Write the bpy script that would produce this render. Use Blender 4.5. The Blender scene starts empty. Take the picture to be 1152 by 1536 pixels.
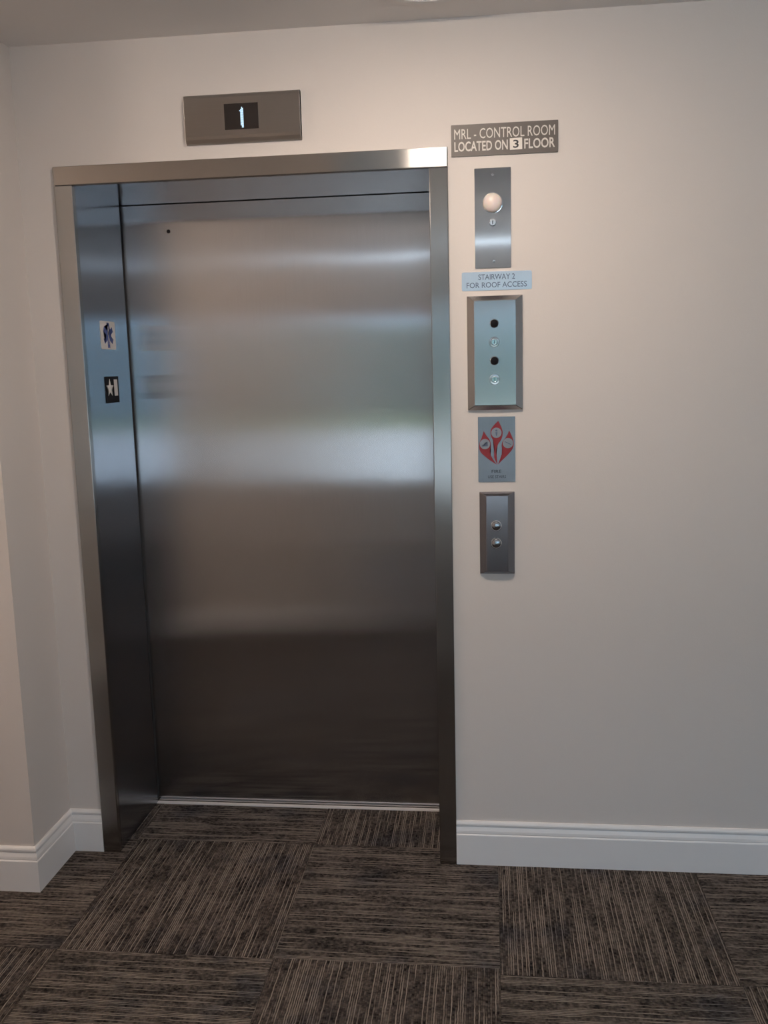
import bpy, bmesh, math, random
from mathutils import Vector, Matrix
random.seed(7)
S = bpy.context.scene
C = S.collection

# ------------------------------------------------------------------ camera
CAM = Vector((1.2299, -2.7707, 1.5725))
rt = Vector((0.99362458, 0.11004965, -0.0244799))
dn = Vector((-0.00718489, -0.15488264, -0.98790675))
fw = Vector((-0.1125103, 0.98178432, -0.1531045))
cd = bpy.data.cameras.new('camera'); cam = bpy.data.objects.new('camera', cd); C.objects.link(cam)
m = Matrix((rt, -dn, -fw)).transposed().to_4x4(); m.translation = CAM
cam.matrix_world = m
cd.sensor_fit = 'HORIZONTAL'; cd.sensor_width = 36.0; cd.lens = 36.0 * 1396.0 / 1152.0
cd.clip_start = 0.02
S.camera = cam

# ------------------------------------------------------------------ world, light, exposure
ZC = 2.533            # ceiling height
YEND = -4.75          # end wall of the corridor behind the camera
WX0, WX1, WZ0, WZ1 = 0.62, 4.40, 0.52, 2.12     # glazed opening in the end wall
w = bpy.data.worlds.new('world'); S.world = w; w.use_nodes = True
nt = w.node_tree; nt.nodes.clear()
bg = nt.nodes.new('ShaderNodeBackground'); wo = nt.nodes.new('ShaderNodeOutputWorld')
bg.inputs[0].default_value = (0.50, 0.76, 1.0, 1); bg.inputs[1].default_value = 1.2      # even bluish overcast sky
nt.links.new(bg.outputs[0], wo.inputs[0])
pl = bpy.data.lights.new('window_portal', 'AREA'); pl.shape = 'RECTANGLE'; pl.size = WX1-WX0; pl.size_y = WZ1-WZ0
pl.cycles.is_portal = True
po = bpy.data.objects.new('window_portal', pl); C.objects.link(po)
po.location = ((WX0+WX1)/2, YEND-0.08, (WZ0+WZ1)/2); po.rotation_euler = (math.radians(90), 0, 0)   # faces +Y, into the corridor
sn_ = bpy.data.lights.new('sun', 'SUN'); sn_.energy = 5.0; sn_.angle = math.radians(3); sn_.color = (1.0, 0.98, 0.96)
so_ = bpy.data.objects.new('sun', sn_); C.objects.link(so_); so_.rotation_euler = (0, math.radians(42), 0)     # shines along the facade, not into the lobby
vs = S.view_settings
vs.view_transform = 'Standard'; vs.look = 'None'; vs.gamma = 1.0; vs.use_curve_mapping = False
vs.exposure = 1.0

# ------------------------------------------------------------------ materials
def new_mat(name):
    mt = bpy.data.materials.new(name); mt.use_nodes = True
    return mt, mt.node_tree, mt.node_tree.nodes['Principled BSDF']
def N(nt, t, **kw):
    n = nt.nodes.new(t)
    for k, v in kw.items(): setattr(n, k, v)
    return n
def plain(name, col, rough=0.5, metal=0.0, bump=0.0, bscale=200, var=0.0):
    mt, nt, b = new_mat(name)
    b.inputs['Base Color'].default_value = (*col, 1); b.inputs['Roughness'].default_value = rough; b.inputs['Metallic'].default_value = metal
    tc = N(nt, 'ShaderNodeTexCoord')
    if bump:
        nz = N(nt, 'ShaderNodeTexNoise'); nz.inputs['Scale'].default_value = bscale; nz.inputs['Detail'].default_value = 3
        bp = N(nt, 'ShaderNodeBump'); bp.inputs['Strength'].default_value = bump; bp.inputs['Distance'].default_value = 0.002
        nt.links.new(tc.outputs['Object'], nz.inputs['Vector']); nt.links.new(nz.outputs[0], bp.inputs['Height']); nt.links.new(bp.outputs[0], b.inputs['Normal'])
    if var:
        n2 = N(nt, 'ShaderNodeTexNoise'); n2.inputs['Scale'].default_value = 6; n2.inputs['Detail'].default_value = 4
        mx = N(nt, 'ShaderNodeMix', data_type='RGBA'); mx.inputs[6].default_value = (*[c*(1-var) for c in col], 1); mx.inputs[7].default_value = (*[min(1, c*(1+var)) for c in col], 1)
        nt.links.new(tc.outputs['Object'], n2.inputs['Vector']); nt.links.new(n2.outputs[0], mx.inputs[0]); nt.links.new(mx.outputs[2], b.inputs['Base Color'])
    return mt
def emit(name, col, s):
    mt, nt, b = new_mat(name)
    b.inputs['Base Color'].default_value = (0.8, 0.8, 0.8, 1)
    b.inputs['Emission Color'].default_value = (*col, 1); b.inputs['Emission Strength'].default_value = s
    return mt
def steel(name, sharp, a_blur, a_sharp, col=(0.50, 0.49, 0.49), grain=(60, 60, 1), wave=0.0, smudge=0.0):
    """brushed stainless; 'sharp' is the direction along the grain, reflections smear across it"""
    mt = bpy.data.materials.new(name); mt.use_nodes = True; nt = mt.node_tree; nt.nodes.clear()
    out = N(nt, 'ShaderNodeOutputMaterial'); b = N(nt, 'ShaderNodeBsdfAnisotropic')
    nt.links.new(b.outputs[0], out.inputs[0])
    rough = (a_blur*a_sharp)**0.25
    b.inputs['Roughness'].default_value = rough; b.inputs['Anisotropy'].default_value = 1-math.sqrt(a_sharp/a_blur)
    tc = N(nt, 'ShaderNodeTexCoord'); cv = N(nt, 'ShaderNodeCombineXYZ')
    for i in range(3): cv.inputs[i].default_value = sharp[i]
    nt.links.new(cv.outputs[0], b.inputs['Tangent'])
    mp = N(nt, 'ShaderNodeMapping'); mp.inputs['Scale'].default_value = grain
    nt.links.new(tc.outputs['Object'], mp.inputs[0])
    gz = N(nt, 'ShaderNodeTexNoise'); gz.inputs['Scale'].default_value = 14; gz.inputs['Detail'].default_value = 5
    nt.links.new(mp.outputs[0], gz.inputs['Vector'])
    rm = N(nt, 'ShaderNodeMapRange'); rm.inputs['To Min'].default_value = 0.92; rm.inputs['To Max'].default_value = 1.08
    nt.links.new(gz.outputs[0], rm.inputs[0])
    mul = N(nt, 'ShaderNodeVectorMath', operation='SCALE'); mul.inputs[0].default_value = col
    nt.links.new(rm.outputs[0], mul.inputs['Scale']); nt.links.new(mul.outputs[0], b.inputs['Color'])
    if smudge:
        sz = N(nt, 'ShaderNodeTexNoise'); sz.inputs['Scale'].default_value = 5; sz.inputs['Detail'].default_value = 6
        nt.links.new(tc.outputs['Object'], sz.inputs['Vector'])
        sr = N(nt, 'ShaderNodeMapRange'); sr.inputs['To Min'].default_value = rough*(1-smudge); sr.inputs['To Max'].default_value = rough*(1+smudge)
        nt.links.new(sz.outputs[0], sr.inputs[0]); nt.links.new(sr.outputs[0], b.inputs['Roughness'])
    if wave:
        wz = N(nt, 'ShaderNodeTexNoise'); wz.inputs['Scale'].default_value = 2.2; wz.inputs['Detail'].default_value = 1
        nt.links.new(tc.outputs['Object'], wz.inputs['Vector'])
        bp = N(nt, 'ShaderNodeBump'); bp.inputs['Strength'].default_value = 1.0; bp.inputs['Distance'].default_value = wave
        nt.links.new(wz.outputs[0], bp.inputs['Height']); nt.links.new(bp.outputs[0], b.inputs['Normal'])
    return mt

M = {}
M['wall'] = plain('wall_paint', (0.69, 0.635, 0.60), 0.6, bump=0.12, bscale=260)
M['ceiling'] = plain('ceiling_paint', (0.84, 0.80, 0.77), 0.7, bump=0.1, bscale=200)
M['trim'] = plain('trim_paint', (0.80, 0.78, 0.775), 0.32)
M['slab'] = plain('floor_slab', (0.03, 0.027, 0.025), 0.9)
ZV, XV = (0, 0, 1), (1, 0, 0)
M['door_steel'] = steel('door_steel', ZV, 0.15, 0.006, col=(0.49, 0.49, 0.505), wave=0.0009, smudge=0.10)
M['jamb_steel'] = steel('jamb_steel', ZV, 0.15, 0.006, col=(0.46, 0.485, 0.53), wave=0.0003)
M['frame_steel'] = steel('frame_steel', ZV, 0.24, 0.022, col=(0.40, 0.395, 0.39))  # colour darkened to stand in for the dim reflection of an unmodelled person
M['sign_steel'] = steel('sign_steel', ZV, 0.20, 0.05, col=(0.20, 0.20, 0.212))  # dark colour replaces the reflection of a person standing opposite
M['header_steel'] = steel('header_steel', XV, 0.34, 0.016, col=(0.52, 0.50, 0.48), grain=(1, 60, 60))
M['soffit_steel'] = steel('soffit_steel', XV, 0.06, 0.012)
M['plate_steel'] = steel('plate_steel', ZV, 0.16, 0.005, grain=(80, 80, 1))
M['panel_steel'] = steel('panel_steel', ZV, 0.16, 0.02, grain=(80, 80, 1))
M['station_steel'] = steel('station_steel', ZV, 0.16, 0.03, col=(0.34, 0.335, 0.36), grain=(80, 80, 1))  # darker copy of the panel steel, a person's dark reflection put into its colour
M['indicator_steel'] = steel('indicator_steel', XV, 0.30, 0.03, col=(0.47, 0.45, 0.43), grain=(1, 80, 80))
M['bright_steel'] = steel('bright_steel', ZV, 0.20, 0.05, col=(0.86, 0.92, 1.0), grain=(80, 80, 1))
M['chrome'] = plain('chrome', (0.75, 0.75, 0.76), 0.10, 1.0)
M['satin'] = plain('satin_button', (0.42, 0.42, 0.44), 0.18, 1.0)
M['sill'] = plain('sill_aluminium', (0.86, 0.82, 0.81), 0.38, 0.25)
M['dark_gap'] = plain('dark_fill', (0.012, 0.011, 0.012), 0.7)
M['black'] = plain('black_plastic', (0.01, 0.01, 0.013), 0.6)
M['black'].node_tree.nodes['Principled BSDF'].inputs['Specular IOR Level'].default_value = 0.1
M['screen'] = plain('display_glass', (0.030, 0.024, 0.022), 0.18)
M['led'] = emit('display_dots', (0.30, 0.66, 1.0), 0.62)
M['sign_grey'] = plain('sign_plastic', (0.105, 0.088, 0.078), 0.45, bump=0.05, bscale=600)
M['sign_white'] = plain('sign_lettering', (0.66, 0.62, 0.58), 0.5)
M['label_white'] = plain('label_white', (0.78, 0.73, 0.68), 0.5)
M['ink'] = plain('ink', (0.02, 0.02, 0.025), 0.6)
M['ink_blue'] = plain('engraved_ink', (0.10, 0.13, 0.20), 0.6)
M['red'] = plain('flame_red', (0.25, 0.018, 0.026), 0.5)
M['pictogram_grey'] = plain('pictogram_grey', (0.22, 0.25, 0.29), 0.4)
M['tube'] = emit('tube_diffuser', (0.70, 0.86, 1.0), 3.6)
M['blue'] = plain('star_blue', (0.045, 0.07, 0.27), 0.5)
M['sticker'] = plain('sticker_white', (0.72, 0.68, 0.66), 0.5)
M['opal'] = plain('opal_lens', (0.80, 0.68, 0.65), 0.35)
M['opal'].node_tree.nodes['Principled BSDF'].inputs['Subsurface Weight'].default_value = 0.3
M['lamp_trim'] = plain('lamp_trim', (0.82, 0.80, 0.77), 0.5)
M['lamp'] = emit('lamp_diffuser', (1.0, 0.83, 0.69), 54.0)
M['lamp_fill'] = emit('lamp_diffuser_fill', (1.0, 0.82, 0.67), 22.0)  # fill light for the left, from an added lamp

def carpet_mat():
    """tufted loop pile: rows 6 mm wide, each row changing yarn colour along its length"""
    mt, nt, b = new_mat('carpet_loop')
    L = nt.links.new
    tc = N(nt, 'ShaderNodeTexCoord'); oi = N(nt, 'ShaderNodeObjectInfo')
    sp = N(nt, 'ShaderNodeSeparateXYZ'); L(tc.outputs['Object'], sp.inputs[0])
    def m_(op, a, b=None, c=None):
        n = N(nt, 'ShaderNodeMath', operation=op)
        for i, v in enumerate((a, b, c)):
            if v is None: continue
            if isinstance(v, (int, float)): n.inputs[i].default_value = v
            else: L(v, n.inputs[i])
        return n.outputs[0]
    rnd = m_('MULTIPLY', oi.outputs['Random'], 53.0)
    wob = N(nt, 'ShaderNodeTexNoise'); wob.inputs['Scale'].default_value = 45; wob.inputs['Detail'].default_value = 1; L(tc.outputs['Object'], wob.inputs['Vector'])
    xw = m_('MULTIPLY_ADD', m_('SUBTRACT', wob.outputs[0], 0.5), 0.0035, sp.outputs[0])
    u = m_('DIVIDE', xw, 0.0058)
    row = m_('FLOOR', u)
    def rownoise(krow, ky, detail, off):
        cb = N(nt, 'ShaderNodeCombineXYZ')
        L(m_('MULTIPLY', row, krow), cb.inputs[0]); L(m_('MULTIPLY', sp.outputs[1], ky), cb.inputs[1]); L(m_('ADD', rnd, off), cb.inputs[2])
        z = N(nt, 'ShaderNodeTexNoise'); z.inputs['Scale'].default_value = 1; z.inputs['Detail'].default_value = detail; L(cb.outputs[0], z.inputs['Vector'])
        return z.outputs[0]
    yarn = rownoise(7.31, 3.6, 1, 0.0)          # long light yarns
    knot = rownoise(3.77, 80.0, 2, 9.0)         # single loops
    mp = N(nt, 'ShaderNodeMapping'); mp.inputs['Scale'].default_value = (30, 16, 1); L(tc.outputs['Object'], mp.inputs[0])
    mo = N(nt, 'ShaderNodeTexNoise'); mo.noise_dimensions = '4D'; mo.inputs['Scale'].default_value = 1; mo.inputs['Detail'].default_value = 3; L(mp.outputs[0], mo.inputs['Vector']); L(rnd, mo.inputs['W'])
    pa = N(nt, 'ShaderNodeTexNoise'); pa.noise_dimensions = '4D'; pa.inputs['Scale'].default_value = 6; pa.inputs['Detail'].default_value = 2; L(tc.outputs['Object'], pa.inputs['Vector']); L(rnd, pa.inputs['W'])
    r1 = N(nt, 'ShaderNodeValToRGB'); cr = r1.color_ramp
    cr.elements[0].position = 0.36; cr.elements[0].color = (0.013, 0.011, 0.011, 1)
    cr.elements[1].position = 0.64; cr.elements[1].color = (0.155, 0.128, 0.112, 1)
    e = cr.elements.new(0.5); e.color = (0.074, 0.061, 0.055, 1)
    L(m_('MULTIPLY_ADD', knot, 0.6, m_('MULTIPLY', mo.outputs[0], 0.4)), r1.inputs[0])
    r2 = N(nt, 'ShaderNodeMapRange'); r2.inputs['From Min'].default_value = 0.47; r2.inputs['From Max'].default_value = 0.60; r2.inputs['To Max'].default_value = 0.95; L(yarn, r2.inputs[0])
    prof = m_('ABSOLUTE', m_('SINE', m_('MULTIPLY', u, math.pi)))
    yw = N(nt, 'ShaderNodeMapRange'); yw.inputs['From Min'].default_value = 0.62; yw.inputs['From Max'].default_value = 0.86; L(prof, yw.inputs[0])      # the light yarn is thinner than its row
    mx = N(nt, 'ShaderNodeMix', data_type='RGBA'); mx.inputs[7].default_value = (0.30, 0.252, 0.217, 1)
    L(m_('MULTIPLY', r2.outputs[0], yw.outputs[0]), mx.inputs[0]); L(r1.outputs[0], mx.inputs[6])
    r3 = N(nt, 'ShaderNodeMapRange'); r3.inputs['From Min'].default_value = 0.54; r3.inputs['From Max'].default_value = 0.68; r3.inputs['To Max'].default_value = 0.65; L(pa.outputs[0], r3.inputs[0])
    mb = N(nt, 'ShaderNodeMix', data_type='RGBA', blend_type='MULTIPLY'); mb.inputs[7].default_value = (0.42, 0.50, 0.66, 1)
    L(r3.outputs[0], mb.inputs[0]); L(mx.outputs[2], mb.inputs[6]); L(mb.outputs[2], b.inputs['Base Color'])
    b.inputs['Roughness'].default_value = 0.95; b.inputs['Specular IOR Level'].default_value = 0.12
    hgt = m_('ADD', m_('MULTIPLY', prof, 0.7), m_('ADD', m_('MULTIPLY', knot, 0.8), m_('MULTIPLY', yarn, 0.8)))
    bp = N(nt, 'ShaderNodeBump'); bp.inputs['Strength'].default_value = 0.9; bp.inputs['Distance'].default_value = 0.004
    L(hgt, bp.inputs['Height']); L(bp.outputs[0], b.inputs['Normal'])
    return mt
M['carpet'] = carpet_mat()

# ------------------------------------------------------------------ mesh helpers
def add_box(bm, x0, x1, y0, y1, z0, z1):
    v = [bm.verts.new(p) for p in ((x0,y0,z0),(x1,y0,z0),(x1,y1,z0),(x0,y1,z0),(x0,y0,z1),(x1,y0,z1),(x1,y1,z1),(x0,y1,z1))]
    for f in ((0,3,2,1),(4,5,6,7),(0,1,5,4),(1,2,6,5),(2,3,7,6),(3,0,4,7)): bm.faces.new([v[i] for i in f])
def obj(name, bm, mat, parent=None, smooth=False, bevel=0.0, segs=2):
    bmesh.ops.recalc_face_normals(bm, faces=bm.faces)
    me = bpy.data.meshes.new(name); bm.to_mesh(me); bm.free()
    if smooth:
        for p in me.polygons: p.use_smooth = True
    o = bpy.data.objects.new(name, me); C.objects.link(o)
    me.materials.append(M[mat] if isinstance(mat, str) else mat)
    if parent: o.parent = parent; o.matrix_parent_inverse = Matrix.Translation(parent.location).inverted()
    if bevel:
        b = o.modifiers.new('bevel', 'BEVEL'); b.width = bevel; b.segments = segs; b.limit_method = 'ANGLE'
    return o
def box(name, x0, x1, y0, y1, z0, z1, mat, parent=None, bevel=0.0):
    bm = bmesh.new(); add_box(bm, x0, x1, y0, y1, z0, z1); return obj(name, bm, mat, parent, bevel=bevel)
def struct(o): o['kind'] = 'structure'; return o
def thing(name, label, cat, loc, group=None):
    o = bpy.data.objects.new(name, None); C.objects.link(o); o.empty_display_size = 0.05
    o.location = loc; tag(o, label, cat, group); return o
def tag(o, label, cat, group=None):
    o['label'] = label; o['category'] = cat
    if group: o['group'] = group
    return o
def lathe_y(name, cx, cz, ybase, prof, mat, parent, n=40, smooth=True):
    """profile of (radius, protrusion towards -Y); turned about an axis along Y"""
    bm = bmesh.new(); rings = []
    for r, p in prof:
        if r < 1e-6: rings.append([bm.verts.new((cx, ybase-p, cz))]); continue
        rings.append([bm.verts.new((cx+r*math.cos(2*math.pi*i/n), ybase-p, cz+r*math.sin(2*math.pi*i/n))) for i in range(n)])
    for a, b in zip(rings, rings[1:]):
        for i in range(n):
            j = (i+1) % n
            if len(a) == 1 and len(b) == 1: continue
            if len(a) == 1: bm.faces.new((a[0], b[i], b[j]))
            elif len(b) == 1: bm.faces.new((a[i], a[j], b[0]))
            else: bm.faces.new((a[i], a[j], b[j], b[i]))
    o = obj(name, bm, mat, parent, smooth)
    if smooth:
        o.data.set_sharp_from_angle(angle=math.radians(35))
    return o
def prism(name, pts, place, t, mat, parent):
    """flat outline (u,v) extruded by t; place(u,v,h) gives the 3D point"""
    bm = bmesh.new()
    a = [bm.verts.new(place(u, v, 0)) for u, v in pts]; b = [bm.verts.new(place(u, v, t)) for u, v in pts]
    bm.faces.new(a); bm.faces.new(b)
    for i in range(len(pts)):
        j = (i+1) % len(pts); bm.faces.new((a[i], a[j], b[j], b[i]))
    bmesh.ops.triangulate(bm, faces=[f for f in bm.faces if len(f.verts) > 4])
    return obj(name, bm, mat, parent)
def lettering(name, text, u0, u1, v0, v1, place, t, mat, parent, fat=0.012):
    """flat lettering fitted into the rectangle u0..u1, v0..v1"""
    cu = bpy.data.curves.new(name, 'FONT'); cu.body = text; cu.offset = fat; cu.extrude = 0.5; cu.resolution_u = 3; cu.fill_mode = 'BOTH'
    to = bpy.data.objects.new(name, cu); C.objects.link(to)
    dg = bpy.context.evaluated_depsgraph_get(); dg.update()
    me = bpy.data.meshes.new_from_object(to.evaluated_get(dg)); bpy.data.objects.remove(to); bpy.data.curves.remove(cu)
    xs = [v.co.x for v in me.vertices]; ys = [v.co.y for v in me.vertices]
    ax, bx, ay, by = min(xs), max(xs), min(ys), max(ys)
    for v in me.vertices:
        u = u0 + (v.co.x-ax)/(bx-ax)*(u1-u0); q = v0 + (v.co.y-ay)/max(1e-6, by-ay)*(v1-v0)
        v.co = Vector(place(u, q, t if v.co.z > 0 else 0))
    me.materials.clear(); me.materials.append(M[mat])
    o = bpy.data.objects.new(name, me); C.objects.link(o)
    o.parent = parent; o.matrix_parent_inverse = Matrix.Translation(parent.location).inverted()
    return o
def on_wall(y):                      # a plane facing the room: u = X, v = Z, h towards the viewer
    return lambda u, v, h: (u, y-h, v)
def on_jamb(x):                      # the left reveal: u = Y, v = Z, h towards +X
    return lambda u, v, h: (x+h, u, v)
def chamfer_plate(name, x0, x1, z0, z1, yw, t, cx, cz, edge, mat, parent, r=0.0):
    """plate on the wall: short upright edge, then sloping chamfers up to a flat face"""
    bm = bmesh.new()
    def ring(ix, iz, p): return [bm.verts.new(q) for q in ((x0+ix, yw-p, z0+iz), (x1-ix, yw-p, z0+iz), (x1-ix, yw-p, z1-iz), (x0+ix, yw-p, z1-iz))]
    R = [ring(0, 0, 0), ring(0, 0, edge), ring(cx, cz, t)]
    for a, b in zip(R, R[1:]):
        for i in range(4): bm.faces.new((a[i], a[(i+1) % 4], b[(i+1) % 4], b[i]))
    bm.faces.new(R[-1]); bm.faces.new(R[0])
    return obj(name, bm, mat, parent, bevel=0.0012)

# ------------------------------------------------------------------ structure
W, H = 1.0652, 2.134
FL, FR, FT = 0.0564, 0.0535, 0.0538      # frame face widths
D = 0.365                                 # depth of the reveal
YW = 0.013                                # wall surface (frame and baseboard faces stand at 0)
XR = -0.168; YL = -0.238                  # left return: its face, and the nearer wall face
XMAX, XMIN = 4.60, -3.0
XC, YO = 0.50, -1.85                      # corner where the opposite wall turns into the corridor

bm = bmesh.new()
add_box(bm, XR-0.3, -FL, YW, D, 0, ZC); add_box(bm, W+FR, XMAX+0.3, YW, D, 0, ZC); add_box(bm, -FL, W+FR, YW, D, H+FT, ZC)
struct(obj('wall_back', bm, 'wall'))
bm = bmesh.new(); add_box(bm, -0.5, W+0.5, 0.62, 0.70, 0, ZC); add_box(bm, -0.5, -0.4, D, 0.62, 0, ZC); add_box(bm, W+0.4, W+0.5, D, 0.62, 0, ZC)
struct(obj('wall_shaft', bm, 'dark_gap'))
struct(box('wall_left', XMIN, XR, YL, YW+0.2, 0, ZC, 'wall'))
struct(box('wall_right', XMAX, XMAX+0.1, YEND-0.1, YW, 0, ZC, 'wall'))
bm = bmesh.new(); add_box(bm, XMIN, XC, YO-0.12, YO, 0, ZC); add_box(bm, XC-0.12, XC, YEND, YO-0.12, 0, ZC)
struct(obj('wall_opposite', bm, 'wall'))
struct(box('wall_far_left', XMIN-0.1, XMIN, YO-0.12, YW+0.2, 0, ZC, 'wall'))
bm = bmesh.new()
add_box(bm, XC-0.12, WX0, YEND-0.12, YEND, 0, ZC); add_box(bm, WX1, XMAX+0.1, YEND-0.12, YEND, 0, ZC)
add_box(bm, WX0, WX1, YEND-0.12, YEND, 0, WZ0); add_box(bm, WX0, WX1, YEND-0.12, YEND, WZ1, ZC)
struct(obj('wall_end', bm, 'wall'))
struct(box('ceiling', XMIN-0.1, XMAX+0.1, YEND-0.12, 0.7, ZC, ZC+0.1, 'ceiling'))
fl = struct(box('floor', XMIN-0.1, XMAX+0.1, YEND-0.12, 0.7, -0.12, -0.006, 'slab'))

# carpet tiles: laid quarter-turned, columns slightly out of step
T = 0.6102; XS = 1.2496
offs = {-3: -0.008, -2: -0.004, -1: 0.0, 0: -0.024, 1: -0.024, 2: -0.02}
regions = [(XMIN, XR, YO, YL), (XR, -FL+0.002, YO, YW), (-FL+0.002, 0.0, YO, 0.0), (0.0, W, YO, 0.352), (W, W+FR, YO, 0.0), (W+FR, XMAX, YO, YW), (XC, XMAX, YEND, YO)]
GAP = 0.0006
for k in range(-7, 6):
    for r in range(0, 10):
        y1 = 0.0969 + T*(1-r) + offs.get(k, -0.01); y0 = y1 - T
        x0 = XS + k*T; x1 = x0 + T
        rects = []
        for (ax, bx, ay, by) in regions:
            a, b, c, d = max(x0+GAP, ax), min(x1-GAP, bx), max(y0+GAP, ay), min(y1-GAP, by)
            if b-a > 0.004 and d-c > 0.004: rects.append((a, b, c, d))
        if not rects: continue
        cx, cy = (x0+x1)/2, (y0+y1)/2
        along_y = ((k + r) % 2 == 1)             # pile rows run away from the viewer
        bm = bmesh.new()
        for a, b, c, d in rects:
            if along_y: add_box(bm, a-cx, b-cx, c-cy, d-cy, -0.006, 0.0)
            else: add_box(bm, c-cy, d-cy, -(b-cx), -(a-cx), -0.006, 0.0)
        o = obj('carpet_tile', bm, 'carpet')
        o.location = (cx, cy, random.uniform(-0.0006, 0.0)); o.rotation_euler = (0, 0, 0 if along_y else math.pi/2)
        o.parent = fl

# baseboards: moulded profile swept with mitred corners
PROF = [(0.0, 0.0), (0.0135, 0.0), (0.0135, 0.099), (0.0125, 0.1015), (0.0105, 0.1035), (0.0118, 0.106), (0.0108, 0.114), (0.0085, 0.1215), (0.0070, 0.126), (0.0072, 0.1285), (0.0092, 0.1305), (0.0092, 0.136), (0.0070, 0.141), (0.0040, 0.1446), (0.0, 0.1446)]
def baseboard(names, path):
    """path: wall-face corner points, room on the right-hand side when walking along it"""
    n = len(path); dirs = [(Vector(path[i+1])-Vector(path[i])).normalized() for i in range(n-1)]
    nor = [Vector((d.y, -d.x)) for d in dirs]
    for i in range(n-1):
        bm = bmesh.new(); ends = []
        for e in (i, i+1):
            if e == 0 or e == n-1: mv = nor[i]
            else:
                s = nor[e-1]+nor[e]; mv = s/(1+nor[e-1].dot(nor[e]))
            ends.append([bm.verts.new((path[e][0]+mv.x*p, path[e][1]+mv.y*p, z)) for p, z in PROF])
        a, b = ends; L_ = len(PROF)
        for j in range(L_): bm.faces.new((a[j], a[(j+1) % L_], b[(j+1) % L_], b[j]))
        bm.faces.new(a); bm.faces.new(b)
        struct(obj(names[i], bm, 'trim'))
baseboard(['baseboard_left', 'baseboard_return', 'baseboard_back'], [(XMIN, YL), (XR, YL), (XR, YW), (-FL, YW)])
baseboard(['baseboard_right', 'baseboard_far_right'], [(W+FR, YW), (XMAX, YW), (XMAX, YEND)])
baseboard(['baseboard_corridor', 'baseboard_opposite'], [(XC, YEND), (XC, YO), (XMIN, YO)])

# glazed entrance at the end of the corridor (behind the camera)
wn = thing('window_1', 'x', 'x', ((WX0+WX1)/2, YEND-0.06, WZ0))
for kk in ('label', 'category'): del wn[kk]
wn['kind'] = 'structure'
bm = bmesh.new()
for a, b, c, d in ((WX0, WX0+0.05, WZ0, WZ1), (WX1-0.05, WX1, WZ0, WZ1), (WX0+0.05, WX1-0.05, WZ0, WZ0+0.05), (WX0+0.05, WX1-0.05, WZ1-0.05, WZ1)):
    add_box(bm, a, b, YEND-0.09, YEND-0.03, c, d)
obj('window_frame', bm, 'trim', wn)
gm, gnt, gb = new_mat('window_glass'); gb.inputs['Transmission Weight'].default_value = 1.0; gb.inputs['Roughness'].default_value = 0.0; gb.inputs['IOR'].default_value = 1.0; gb.inputs['Base Color'].default_value = (0.93, 0.97, 0.98, 1)
box('pane', WX0+0.05, WX1-0.05, YEND-0.062, YEND-0.058, WZ0+0.05, WZ1-0.05, gm, wn)
struct(box('pavement', -16, 18, -22, YEND-0.13, -0.2, -0.12, plain('pavement', (0.62, 0.62, 0.62), 0.8, var=0.15)))
struct(box('lawn', -16, 18, -60, -22, -0.22, -0.14, plain('lawn', (0.10, 0.17, 0.06), 0.9, var=0.3)))
hb = bmesh.new(); add_box(hb, -14, 16, -31.5, -30, -0.15, 3.1)
bmesh.ops.subdivide_edges(hb, edges=hb.edges, cuts=24, use_grid_fill=True)
for v in hb.verts:
    if v.co.z > 0: v.co += Vector((random.uniform(-.12, .12), random.uniform(-.2, .2), random.uniform(-.12, .12)))
tag(obj('hedge', hb, plain('hedge_leaves', (0.27, 0.36, 0.34), 0.8, var=0.3)), 'long green hedge added unseen across the lawn outside for reflections', 'hedge')  # unseen hedge added, its height set to dim the sky reflected in the door
aw = bmesh.new()  # unseen red awning added to give a pink band in the steel
av = [aw.verts.new(p) for p in ((0.35, YEND-0.14, 2.42), (1.35, YEND-0.14, 2.42), (1.35, YEND-0.65, 2.20), (0.35, YEND-0.65, 2.20), (1.35, YEND-0.65, 2.06), (0.35, YEND-0.65, 2.06))]
aw.faces.new(av[:4]); aw.faces.new((av[3], av[2], av[4], av[5]))
awo = tag(obj('awning', aw, plain('awning_fabric', (0.55, 0.05, 0.08), 0.8)), 'red awning added unseen outside the glazed end for a pink reflection', 'awning')
so = awo.modifiers.new('cloth', 'SOLIDIFY'); so.thickness = 0.01

# ------------------------------------------------------------------ elevator entrance
fr = thing('elevator_door_frame', 'brushed stainless steel frame around the recessed elevator door', 'door frame', (W/2, D/2, 0))
Z0 = -0.002
o = box('header', -FL, W+FR, 0.0, 0.020, H, H+FT, 'header_steel', fr, bevel=0.0025)
box('soffit', -FL, W+FR, 0.020, D, H, H+0.02, 'soffit_steel', fr)
for nm, xa, xb, inner in (('jamb', -FL, 0.0, 1), ('jamb', W, W+FR, -1)):
    j = box(nm, xa, xb, 0.0, 0.020, Z0, H-0.0012, 'frame_steel', fr, bevel=0.0025)
    xi = (xb-0.02, xb) if inner == 1 else (xa, xa+0.02)
    box('reveal', xi[0], xi[1], 0.020, D, Z0, H-0.0002, 'jamb_steel', j)
YD = 0.378
box('gap_strip', -0.02, 0.001, D-0.003, YD-0.0005, Z0+0.008, H-0.0002, 'dark_gap', fr)  # added dark strip, deepens the shaded gap between reveal and door
dr = thing('elevator_door', 'closed brushed stainless steel sliding elevator door panel', 'elevator door', (W/2, YD, 0.012))
box('door_panel', -0.06, W+0.06, YD, YD+0.035, 0.012, H+0.05, 'door_steel', dr)
lathe_y('keyhole', 0.1612, 2.0446, YD-0.0001, [(0.0062, 0.0), (0.0062, 0.0012), (0.0050, 0.0016), (0, 0.0016)], 'dark_gap', dr, 20)
sl = thing('door_sill', 'thin pale aluminium threshold strip under the elevator door', 'threshold', (W/2, D, 0))
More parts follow.
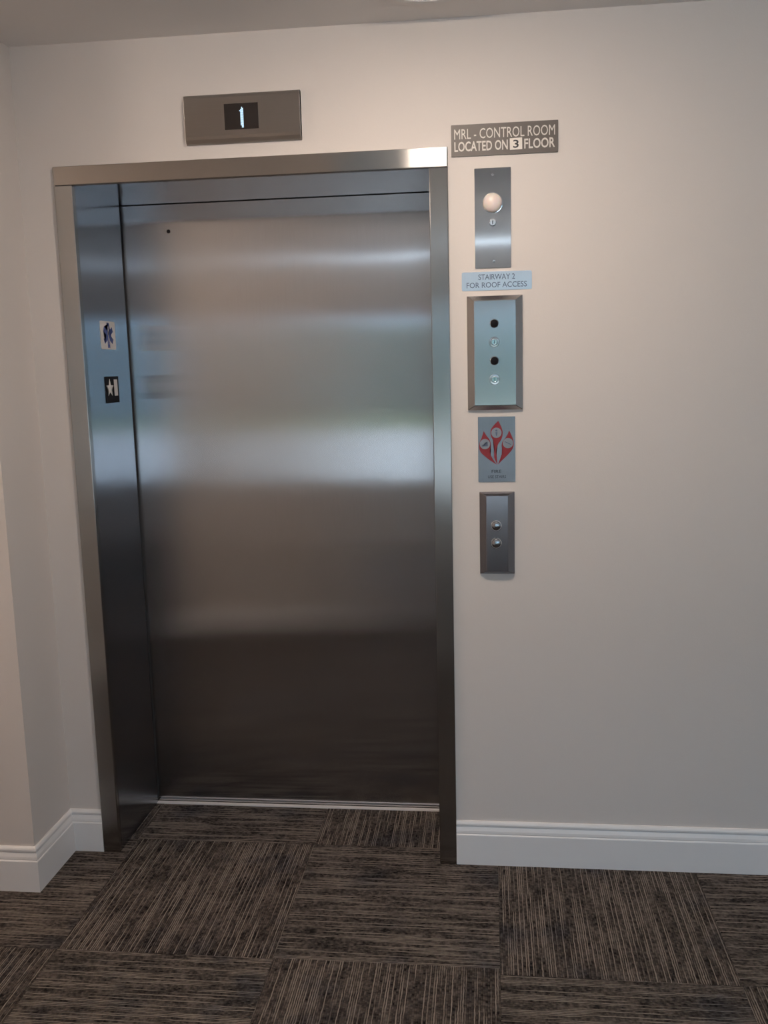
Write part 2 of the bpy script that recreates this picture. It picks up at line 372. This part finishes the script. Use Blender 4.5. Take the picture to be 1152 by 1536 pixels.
box('sill_plate', 0.0005, W-0.0005, 0.352, YD+0.06, -0.006, 0.004, 'sill', sl)
box('sill_track', 0.0005, W-0.0005, YD-0.010, YD-0.004, 0.0035, 0.0046, 'dark_gap', sl)

# floor markers on the left reveal
st = thing('star_of_life_sticker', 'white sticker with a blue six-pointed medical star on the steel reveal', 'sticker', (0.0, 0.194, 1.653))
P = on_jamb(0.0)
def rrect(u0, u1, v0, v1, r, n=5):
    pts = []
    for cu, cv, a0 in ((u1-r, v0+r, -90), (u1-r, v1-r, 0), (u0+r, v1-r, 90), (u0+r, v0+r, 180)):
        for i in range(n+1):
            a = math.radians(a0+90*i/n); pts.append((cu+r*math.cos(a), cv+r*math.sin(a)))
    return pts
prism('backing', rrect(0.135, 0.2525, 1.6535, 1.7435, 0.006), P, 0.0015, 'sticker', st)
uc, vc = 0.1938, 1.6985
PS = on_jamb(0.0015)
# six-barred star outline
pts = []
hl, hw = 0.040, 0.0085
for i in range(6):
    a = math.radians(90-60*i); dx, dy = math.cos(a), math.sin(a); px, py = dy, -dx
    pts += [(uc+dx*hl-px*hw, vc+dy*hl-py*hw), (uc+dx*hl+px*hw, vc+dy*hl+py*hw)]
    a2 = math.radians(60-60*i); rin = hw/math.sin(math.radians(30)); pts.append((uc+rin*math.cos(a2), vc+rin*math.sin(a2)))
star = prism('star', pts, PS, 0.0006, 'blue', st)
PS2 = on_jamb(0.0021)
prism('staff', [(uc-0.0016, vc-0.029), (uc+0.0016, vc-0.029), (uc+0.0022, vc+0.029), (uc-0.0022, vc+0.029)], PS2, 0.0003, 'sticker', star)
sn = [(uc+0.0065*math.sin(q*0.9), vc-0.022+q*0.0052) for q in range(9)]
pts = [(u-0.0008, v) for u, v in sn] + [(u+0.0008, v) for u, v in reversed(sn)]
prism('serpent', pts, on_jamb(0.0024), 0.0002, 'sticker', star)

fm = thing('floor_number_plate', 'black floor number plate with white star and numeral below the white sticker', 'sign', (0.0, 0.197, 1.481))
prism('plate', rrect(0.142, 0.251, 1.4805, 1.5665, 0.003), P, 0.002, 'black', fm)
PF = on_jamb(0.002)
uc, vc = 0.176, 1.528
pts = [(uc+(0.030 if i % 2 == 0 else 0.0125)*math.cos(math.radians(90+36*i)), vc+(0.030 if i % 2 == 0 else 0.0125)*math.sin(math.radians(90+36*i))) for i in range(10)]
prism('star', pts, PF, 0.001, 'sticker', fm)
lettering('numeral', '1', 0.212, 0.238, 1.503, 1.556, PF, 0.001, 'sticker', fm, 0.02)

# ------------------------------------------------------------------ floor indicator over the door
ind = thing('floor_indicator', 'stainless steel floor indicator with lit dot numeral above the door frame', 'floor indicator', (0.528, YW, 2.229))
x0, x1, z0, z1 = 0.3575, 0.7000, 2.229, 2.3640
prof = [(0, z0), (0.006, z0), (0.010, z0+0.003), (0.0155, z0+0.012), (0.018, z0+0.020), (0.018, z1-0.010), (0.016, z1-0.003), (0.012, z1), (0, z1)]
bm = bmesh.new(); a = [bm.verts.new((x0, YW-p, z)) for p, z in prof]; b = [bm.verts.new((x1, YW-p, z)) for p, z in prof]
for i in range(len(prof)):
    j = (i+1) % len(prof); bm.faces.new((a[i], a[j], b[j], b[i]))
bm.faces.new(a); bm.faces.new(b)
obj('housing', bm, 'indicator_steel', ind, bevel=0.001)
sc = box('display', 0.4775, 0.5775, YW-0.0192, YW-0.0175, 2.2635, 2.3345, 'screen', ind)
dots = bmesh.new(); pit = 0.0030
cols = {0: [15], 1: list(range(2, 17)), 2: list(range(0, 19)), 3: list(range(0, 18))}
for c_, rows in cols.items():
    for r_ in rows:
        cx, cz = 0.5235+c_*pit, 2.2690+r_*pit
        add_box(dots, cx-0.00115, cx+0.00115, YW-0.0197, YW-0.0190, cz-0.00115, cz+0.00115)
obj('numeral_dots', dots, 'led', sc)

# ------------------------------------------------------------------ wall signs and stations right of the door
def screw(x, z, y, parent, r=0.0042):
    s = lathe_y('screw', x, z, y, [(r, 0.0), (r, 0.0006), (r*0.8, 0.0014), (0, 0.0016)], 'chrome', parent, 20)
    bm = bmesh.new(); add_box(bm, x-r*0.75, x+r*0.75, y-0.00175, y-0.0012, z-r*0.14, z+r*0.14)
    obj('slot', bm, 'ink', s)
sg = thing('control_room_sign', 'grey plastic sign with raised white lettering about the control room', 'sign', (1.279, YW, 2.1605))
prism('plate', rrect(1.1295, 1.4290, 2.1605, 2.2465, 0.0015, 2), on_wall(YW), 0.0035, 'sign_grey', sg)
PW = on_wall(YW-0.0035)
lettering('lettering', 'MRL - CONTROL ROOM', 1.1385, 1.4205, 2.2070, 2.2345, PW, 0.0012, 'sign_white', sg, 0.0)
lettering('lettering', 'LOCATED ON', 1.1385, 1.2890, 2.1735, 2.2005, PW, 0.0012, 'sign_white', sg, 0.018)
lettering('lettering', 'FLOOR', 1.3350, 1.4205, 2.1735, 2.2005, PW, 0.0012, 'sign_white', sg, 0.018)
pt = prism('number_label', [(1.2950, 2.1720), (1.3295, 2.1725), (1.3290, 2.2040), (1.2945, 2.2030)], PW, 0.0014, 'label_white', sg)
lettering('numeral', '3', 1.3040, 1.3195, 2.1765, 2.1985, on_wall(YW-0.0049), 0.0004, 'ink', pt, 0.02)

lp = thing('lens_plate', 'flat steel plate with round pink-white lens above a small key lock', 'wall plate', (1.2455, YW, 1.850))
prism('plate', rrect(1.1942, 1.2972, 1.8500, 2.1262, 0.001, 2), on_wall(YW), 0.003, 'plate_steel', lp)
yp = YW-0.003
lens = lathe_y('lens', 1.2455, 2.0300, yp, [(0.0268, 0), (0.0268, 0.003), (0.0255, 0.008), (0.0215, 0.0125), (0.015, 0.0155), (0.0075, 0.017), (0, 0.0174)], 'opal', lp, 48)
lathe_y('lens_collar', 1.2455, 2.0300, yp, [(0.0290, 0), (0.0290, 0.0012), (0.0266, 0.0018)], 'chrome', lens, 48)
def key_lock(x, z, y, parent, r, collar=0.0):
    if collar:
        k0 = lathe_y('lock_collar', x, z, y, [(collar, 0), (collar, 0.0008), (collar*0.93, 0.0018), (r*1.1, 0.0020)], 'panel_steel', parent, 40)
    k = lathe_y('key_lock', x, z, y, [(r, 0), (r, 0.005), (r*0.86, 0.0072), (r*0.72, 0.0072), (r*0.66, 0.0060), (0, 0.0060)], 'chrome', parent, 36)
    bm = bmesh.new(); add_box(bm, x-r*0.10, x+r*0.10, y-0.0064, y-0.0058, z-r*0.5, z+r*0.5)
    obj('key_slot', bm, 'ink', k)
key_lock(1.2452, 1.9755, yp, lp, 0.0098)
screw(1.2461, 2.1085, yp, lp); screw(1.2478, 1.8690, yp, lp)

ss = thing('stairway_sign', 'pale blue reflective metal strip sign with two engraved lines', 'sign', (1.2555, YW, 1.787))
prism('plate', rrect(1.1550, 1.3562, 1.7870, 1.8395, 0.005), on_wall(YW), 0.0015, 'bright_steel', ss)
PW = on_wall(YW-0.0015)
lettering('lettering', 'STAIRWAY 2', 1.2030, 1.3080, 1.8170, 1.8325, PW, 0.0003, 'ink_blue', ss, 0.004)
lettering('lettering', 'FOR ROOF ACCESS', 1.1690, 1.3420, 1.7945, 1.8100, PW, 0.0003, 'ink_blue', ss, 0.004)

kp = thing('keyswitch_panel', 'slope-edged steel panel with two black jacks and two key switches', 'control panel', (1.249, YW, 1.4415))
chamfer_plate('faceplate', 1.1690, 1.3295, 1.4415, 1.7715, YW, 0.020, 0.0205, 0.014, 0.006, 'panel_steel', kp)
yp = YW-0.020
for z in (1.6915, 1.5850):
    j = lathe_y('jack_ring', 1.2478, z, yp, [(0.0128, 0), (0.0128, 0.001), (0.0108, 0.0022), (0.0100, 0.0010)], 'satin', kp, 40)
    lathe_y('jack', 1.2478, z, yp, [(0.0102, 0), (0.0102, 0.0016), (0.0085, 0.0022), (0, 0.0022)], 'black', j, 40)
key_lock(1.2475, 1.6385, yp, kp, 0.0092, 0.0152)
key_lock(1.2482, 1.5310, yp, kp, 0.0092, 0.0155)

# fire sign
fs = thing('fire_sign', 'steel sign with red three-tongued flame and three round pictograms', 'sign', (1.2525, YW, 1.2275))
fx0, fx1, fz0, fz1 = 1.1980, 1.3075, 1.2275, 1.4215
prism('plate', rrect(fx0, fx1, fz0, fz1, 0.001, 2), on_wall(YW), 0.002, 'sign_steel', fs)
PW = on_wall(YW-0.002)
def mapf(pts):     # outline coordinates measured on the sign, 0..1 across and down
    return [(fx0+u*(fx1-fx0), fz1-v*(fz1-fz0)) for u, v in pts]
def bez(pl, n=6):
    """smooth closed outline (Catmull-Rom); a point given with a third value keeps its corner"""
    out = []; m_ = len(pl)
    for i in range(m_):
        p0, p1, p2, p3 = pl[i-1], pl[i], pl[(i+1) % m_], pl[(i+2) % m_]
        t1 = (0, 0) if len(p1) > 2 else ((p2[0]-p0[0])/2, (p2[1]-p0[1])/2)
        t2 = (0, 0) if len(p2) > 2 else ((p3[0]-p1[0])/2, (p3[1]-p1[1])/2)
        for s in range(n):
            t = s/n; h00 = 2*t**3-3*t*t+1; h10 = t**3-2*t*t+t; h01 = -2*t**3+3*t*t; h11 = t**3-t*t
            out.append((h00*p1[0]+h10*t1[0]+h01*p2[0]+h11*t2[0], h00*p1[1]+h10*t1[1]+h01*p2[1]+h11*t2[1]))
    return out
left = [(0.155, 0.215, 1), (0.09, 0.33), (0.03, 0.42), (0.06, 0.53), (0.25, 0.635), (0.50, 0.735, 1), (0.37, 0.62), (0.315, 0.53), (0.345, 0.44), (0.31, 0.35), (0.225, 0.285)]
mid = [(0.545, 0.065, 1), (0.43, 0.13), (0.345, 0.20), (0.345, 0.29), (0.41, 0.37), (0.445, 0.47), (0.43, 0.58), (0.44, 0.64), (0.52, 0.735, 1), (0.50, 0.60), (0.48, 0.52), (0.54, 0.42), (0.63, 0.34), (0.665, 0.25), (0.625, 0.155)]
right = [(0.84, 0.215, 1), (0.76, 0.31), (0.66, 0.38), (0.635, 0.45), (0.655, 0.53), (0.62, 0.60), (0.53, 0.735, 1), (0.66, 0.66), (0.84, 0.56), (0.945, 0.47), (0.955, 0.38), (0.90, 0.29)]
for ptsf in (left, mid, right):
    prism('flame', mapf(bez(ptsf)), PW, 0.0008, 'red', fs)
PW2 = on_wall(YW-0.0028)
for (u, v), glyph in (((0.185, 0.415), 0), ((0.495, 0.245), 1), ((0.805, 0.405), 2)):
    cx = fx0+u*(fx1-fx0); cz = fz1-v*(fz1-fz0)
    dsk = prism('pictogram', [(cx+0.0152*math.cos(i*math.pi/16), cz+0.0152*math.sin(i*math.pi/16)) for i in range(32)], PW2, 0.0006, 'pictogram_grey', fs)
    PG = on_wall(YW-0.0034)
    if glyph == 0:      # steps
        s = 0.0042
        prism('glyph', [(cx-2*s, cz-1.6*s), (cx+2*s, cz-1.6*s), (cx+2*s, cz+1.4*s), (cx+s, cz+1.4*s), (cx+s, cz+0.4*s), (cx, cz+0.4*s), (cx, cz-0.5*s), (cx-s, cz-0.5*s), (cx-s, cz-1.1*s), (cx-2*s, cz-1.1*s)], PG, 0.0003, 'ink_blue', dsk)
    elif glyph == 1:    # figure
        prism('glyph', [(cx+0.0032*math.cos(i*math.pi/6), cz+0.0066+0.0032*math.sin(i*math.pi/6)) for i in range(12)], PG, 0.0003, 'ink_blue', dsk)
        prism('glyph', [(cx-0.0012, cz-0.009), (cx+0.0012, cz-0.009), (cx+0.003, cz+0.002), (cx-0.003, cz+0.002)], PG, 0.0003, 'ink_blue', dsk)
    else:               # bar
        prism('glyph', [(cx-0.0095, cz+0.0035), (cx-0.0085, cz+0.0055), (cx+0.0095, cz-0.0035), (cx+0.0085, cz-0.0055)], PG, 0.0003, 'ink_blue', dsk)
lettering('lettering', 'FIRE', 1.2375, 1.2660, 1.2545, 1.2635, PW, 0.0003, 'ink', fs, 0.008)
lettering('lettering', 'USE STAIRS', 1.2265, 1.2800, 1.2385, 1.2470, PW, 0.0003, 'ink', fs, 0.004)

hs = thing('hall_call_station', 'slope-edged steel call station with two round buttons below the flame sign', 'call button', (1.2525, YW, 0.947))
chamfer_plate('faceplate', 1.2005, 1.3050, 0.9470, 1.1975, YW, 0.020, 0.0200, 0.010, 0.004, 'station_steel', hs)
yp = YW-0.020
for z in (1.0975, 1.0445):
    b_ = lathe_y('button', 1.2498, z, yp, [(0.0135, 0), (0.0135, 0.004), (0.0125, 0.0065), (0.009, 0.0085), (0.0045, 0.0094), (0, 0.0097)], 'satin', hs, 40)
    lathe_y('button_collar', 1.2498, z, yp, [(0.0168, 0), (0.0168, 0.0018), (0.0155, 0.0032), (0.0138, 0.0032), (0.0136, 0.001)], 'chrome', b_, 40)

# ------------------------------------------------------------------ lamps
def disc_lamp(name, label, cat, x, y, r, lens, mat):
    t = thing(name, label, cat, (x, y, ZC))
    def lathe_z(name, prof, mt, n=48):
        bm = bmesh.new(); rings = []
        for rr, dz in prof:
            rings.append([bm.verts.new((x, y, ZC-dz))] if rr < 1e-6 else [bm.verts.new((x+rr*math.cos(2*math.pi*i/n), y+rr*math.sin(2*math.pi*i/n), ZC-dz)) for i in range(n)])
        for a, b in zip(rings, rings[1:]):
            for i in range(n):
                j = (i+1) % n
                if len(b) == 1: bm.faces.new((a[i], a[j], b[0]))
                else: bm.faces.new((a[i], a[j], b[j], b[i]))
        return obj(name, bm, mt, t, smooth=False)
    lathe_z('trim_ring', [(r, 0.0), (r, 0.004), (r-0.006, 0.009), (r-0.022, 0.009), (r-0.026, 0.005)], 'lamp_trim')
    lathe_z('diffuser', lens, mat)
    return t
disc_lamp('ceiling_fixture', 'round white flush fitting on the ceiling close to the elevator wall', 'ceiling fixture', 1.085, -0.262, 0.145, [(0.119, 0.006), (0, 0.006)], 'lamp_trim')
BOWL = [(0.135, 0.0085), (0.138, 0.04), (0.137, 0.08), (0.132, 0.105), (0.118, 0.122), (0.08, 0.130), (0, 0.132)]
disc_lamp('ceiling_light', 'round flush ceiling light shining down in front of the elevator', 'ceiling light', 1.06, -0.92, 0.150, [(0.1245, 0.006), (0.1235, 0.020), (0.112, 0.028), (0.08, 0.033), (0, 0.035)], 'lamp')
disc_lamp('ceiling_light', 'round opal bowl ceiling light added in the unseen side hall as fill', 'ceiling light', -1.3, -1.05, 0.155, BOWL, 'lamp_fill')  # unseen lamp added to lift the light on the left
tl = thing('tube_light', 'long slim tube light across the corridor ceiling', 'ceiling light', (1.35, -4.60, ZC))
box('housing', 0.55, 2.15, -4.63, -4.57, ZC-0.012, ZC, 'lamp_trim', tl)
box('diffuser', 0.56, 2.14, -4.62, -4.58, ZC-0.036, ZC-0.0115, 'tube', tl)
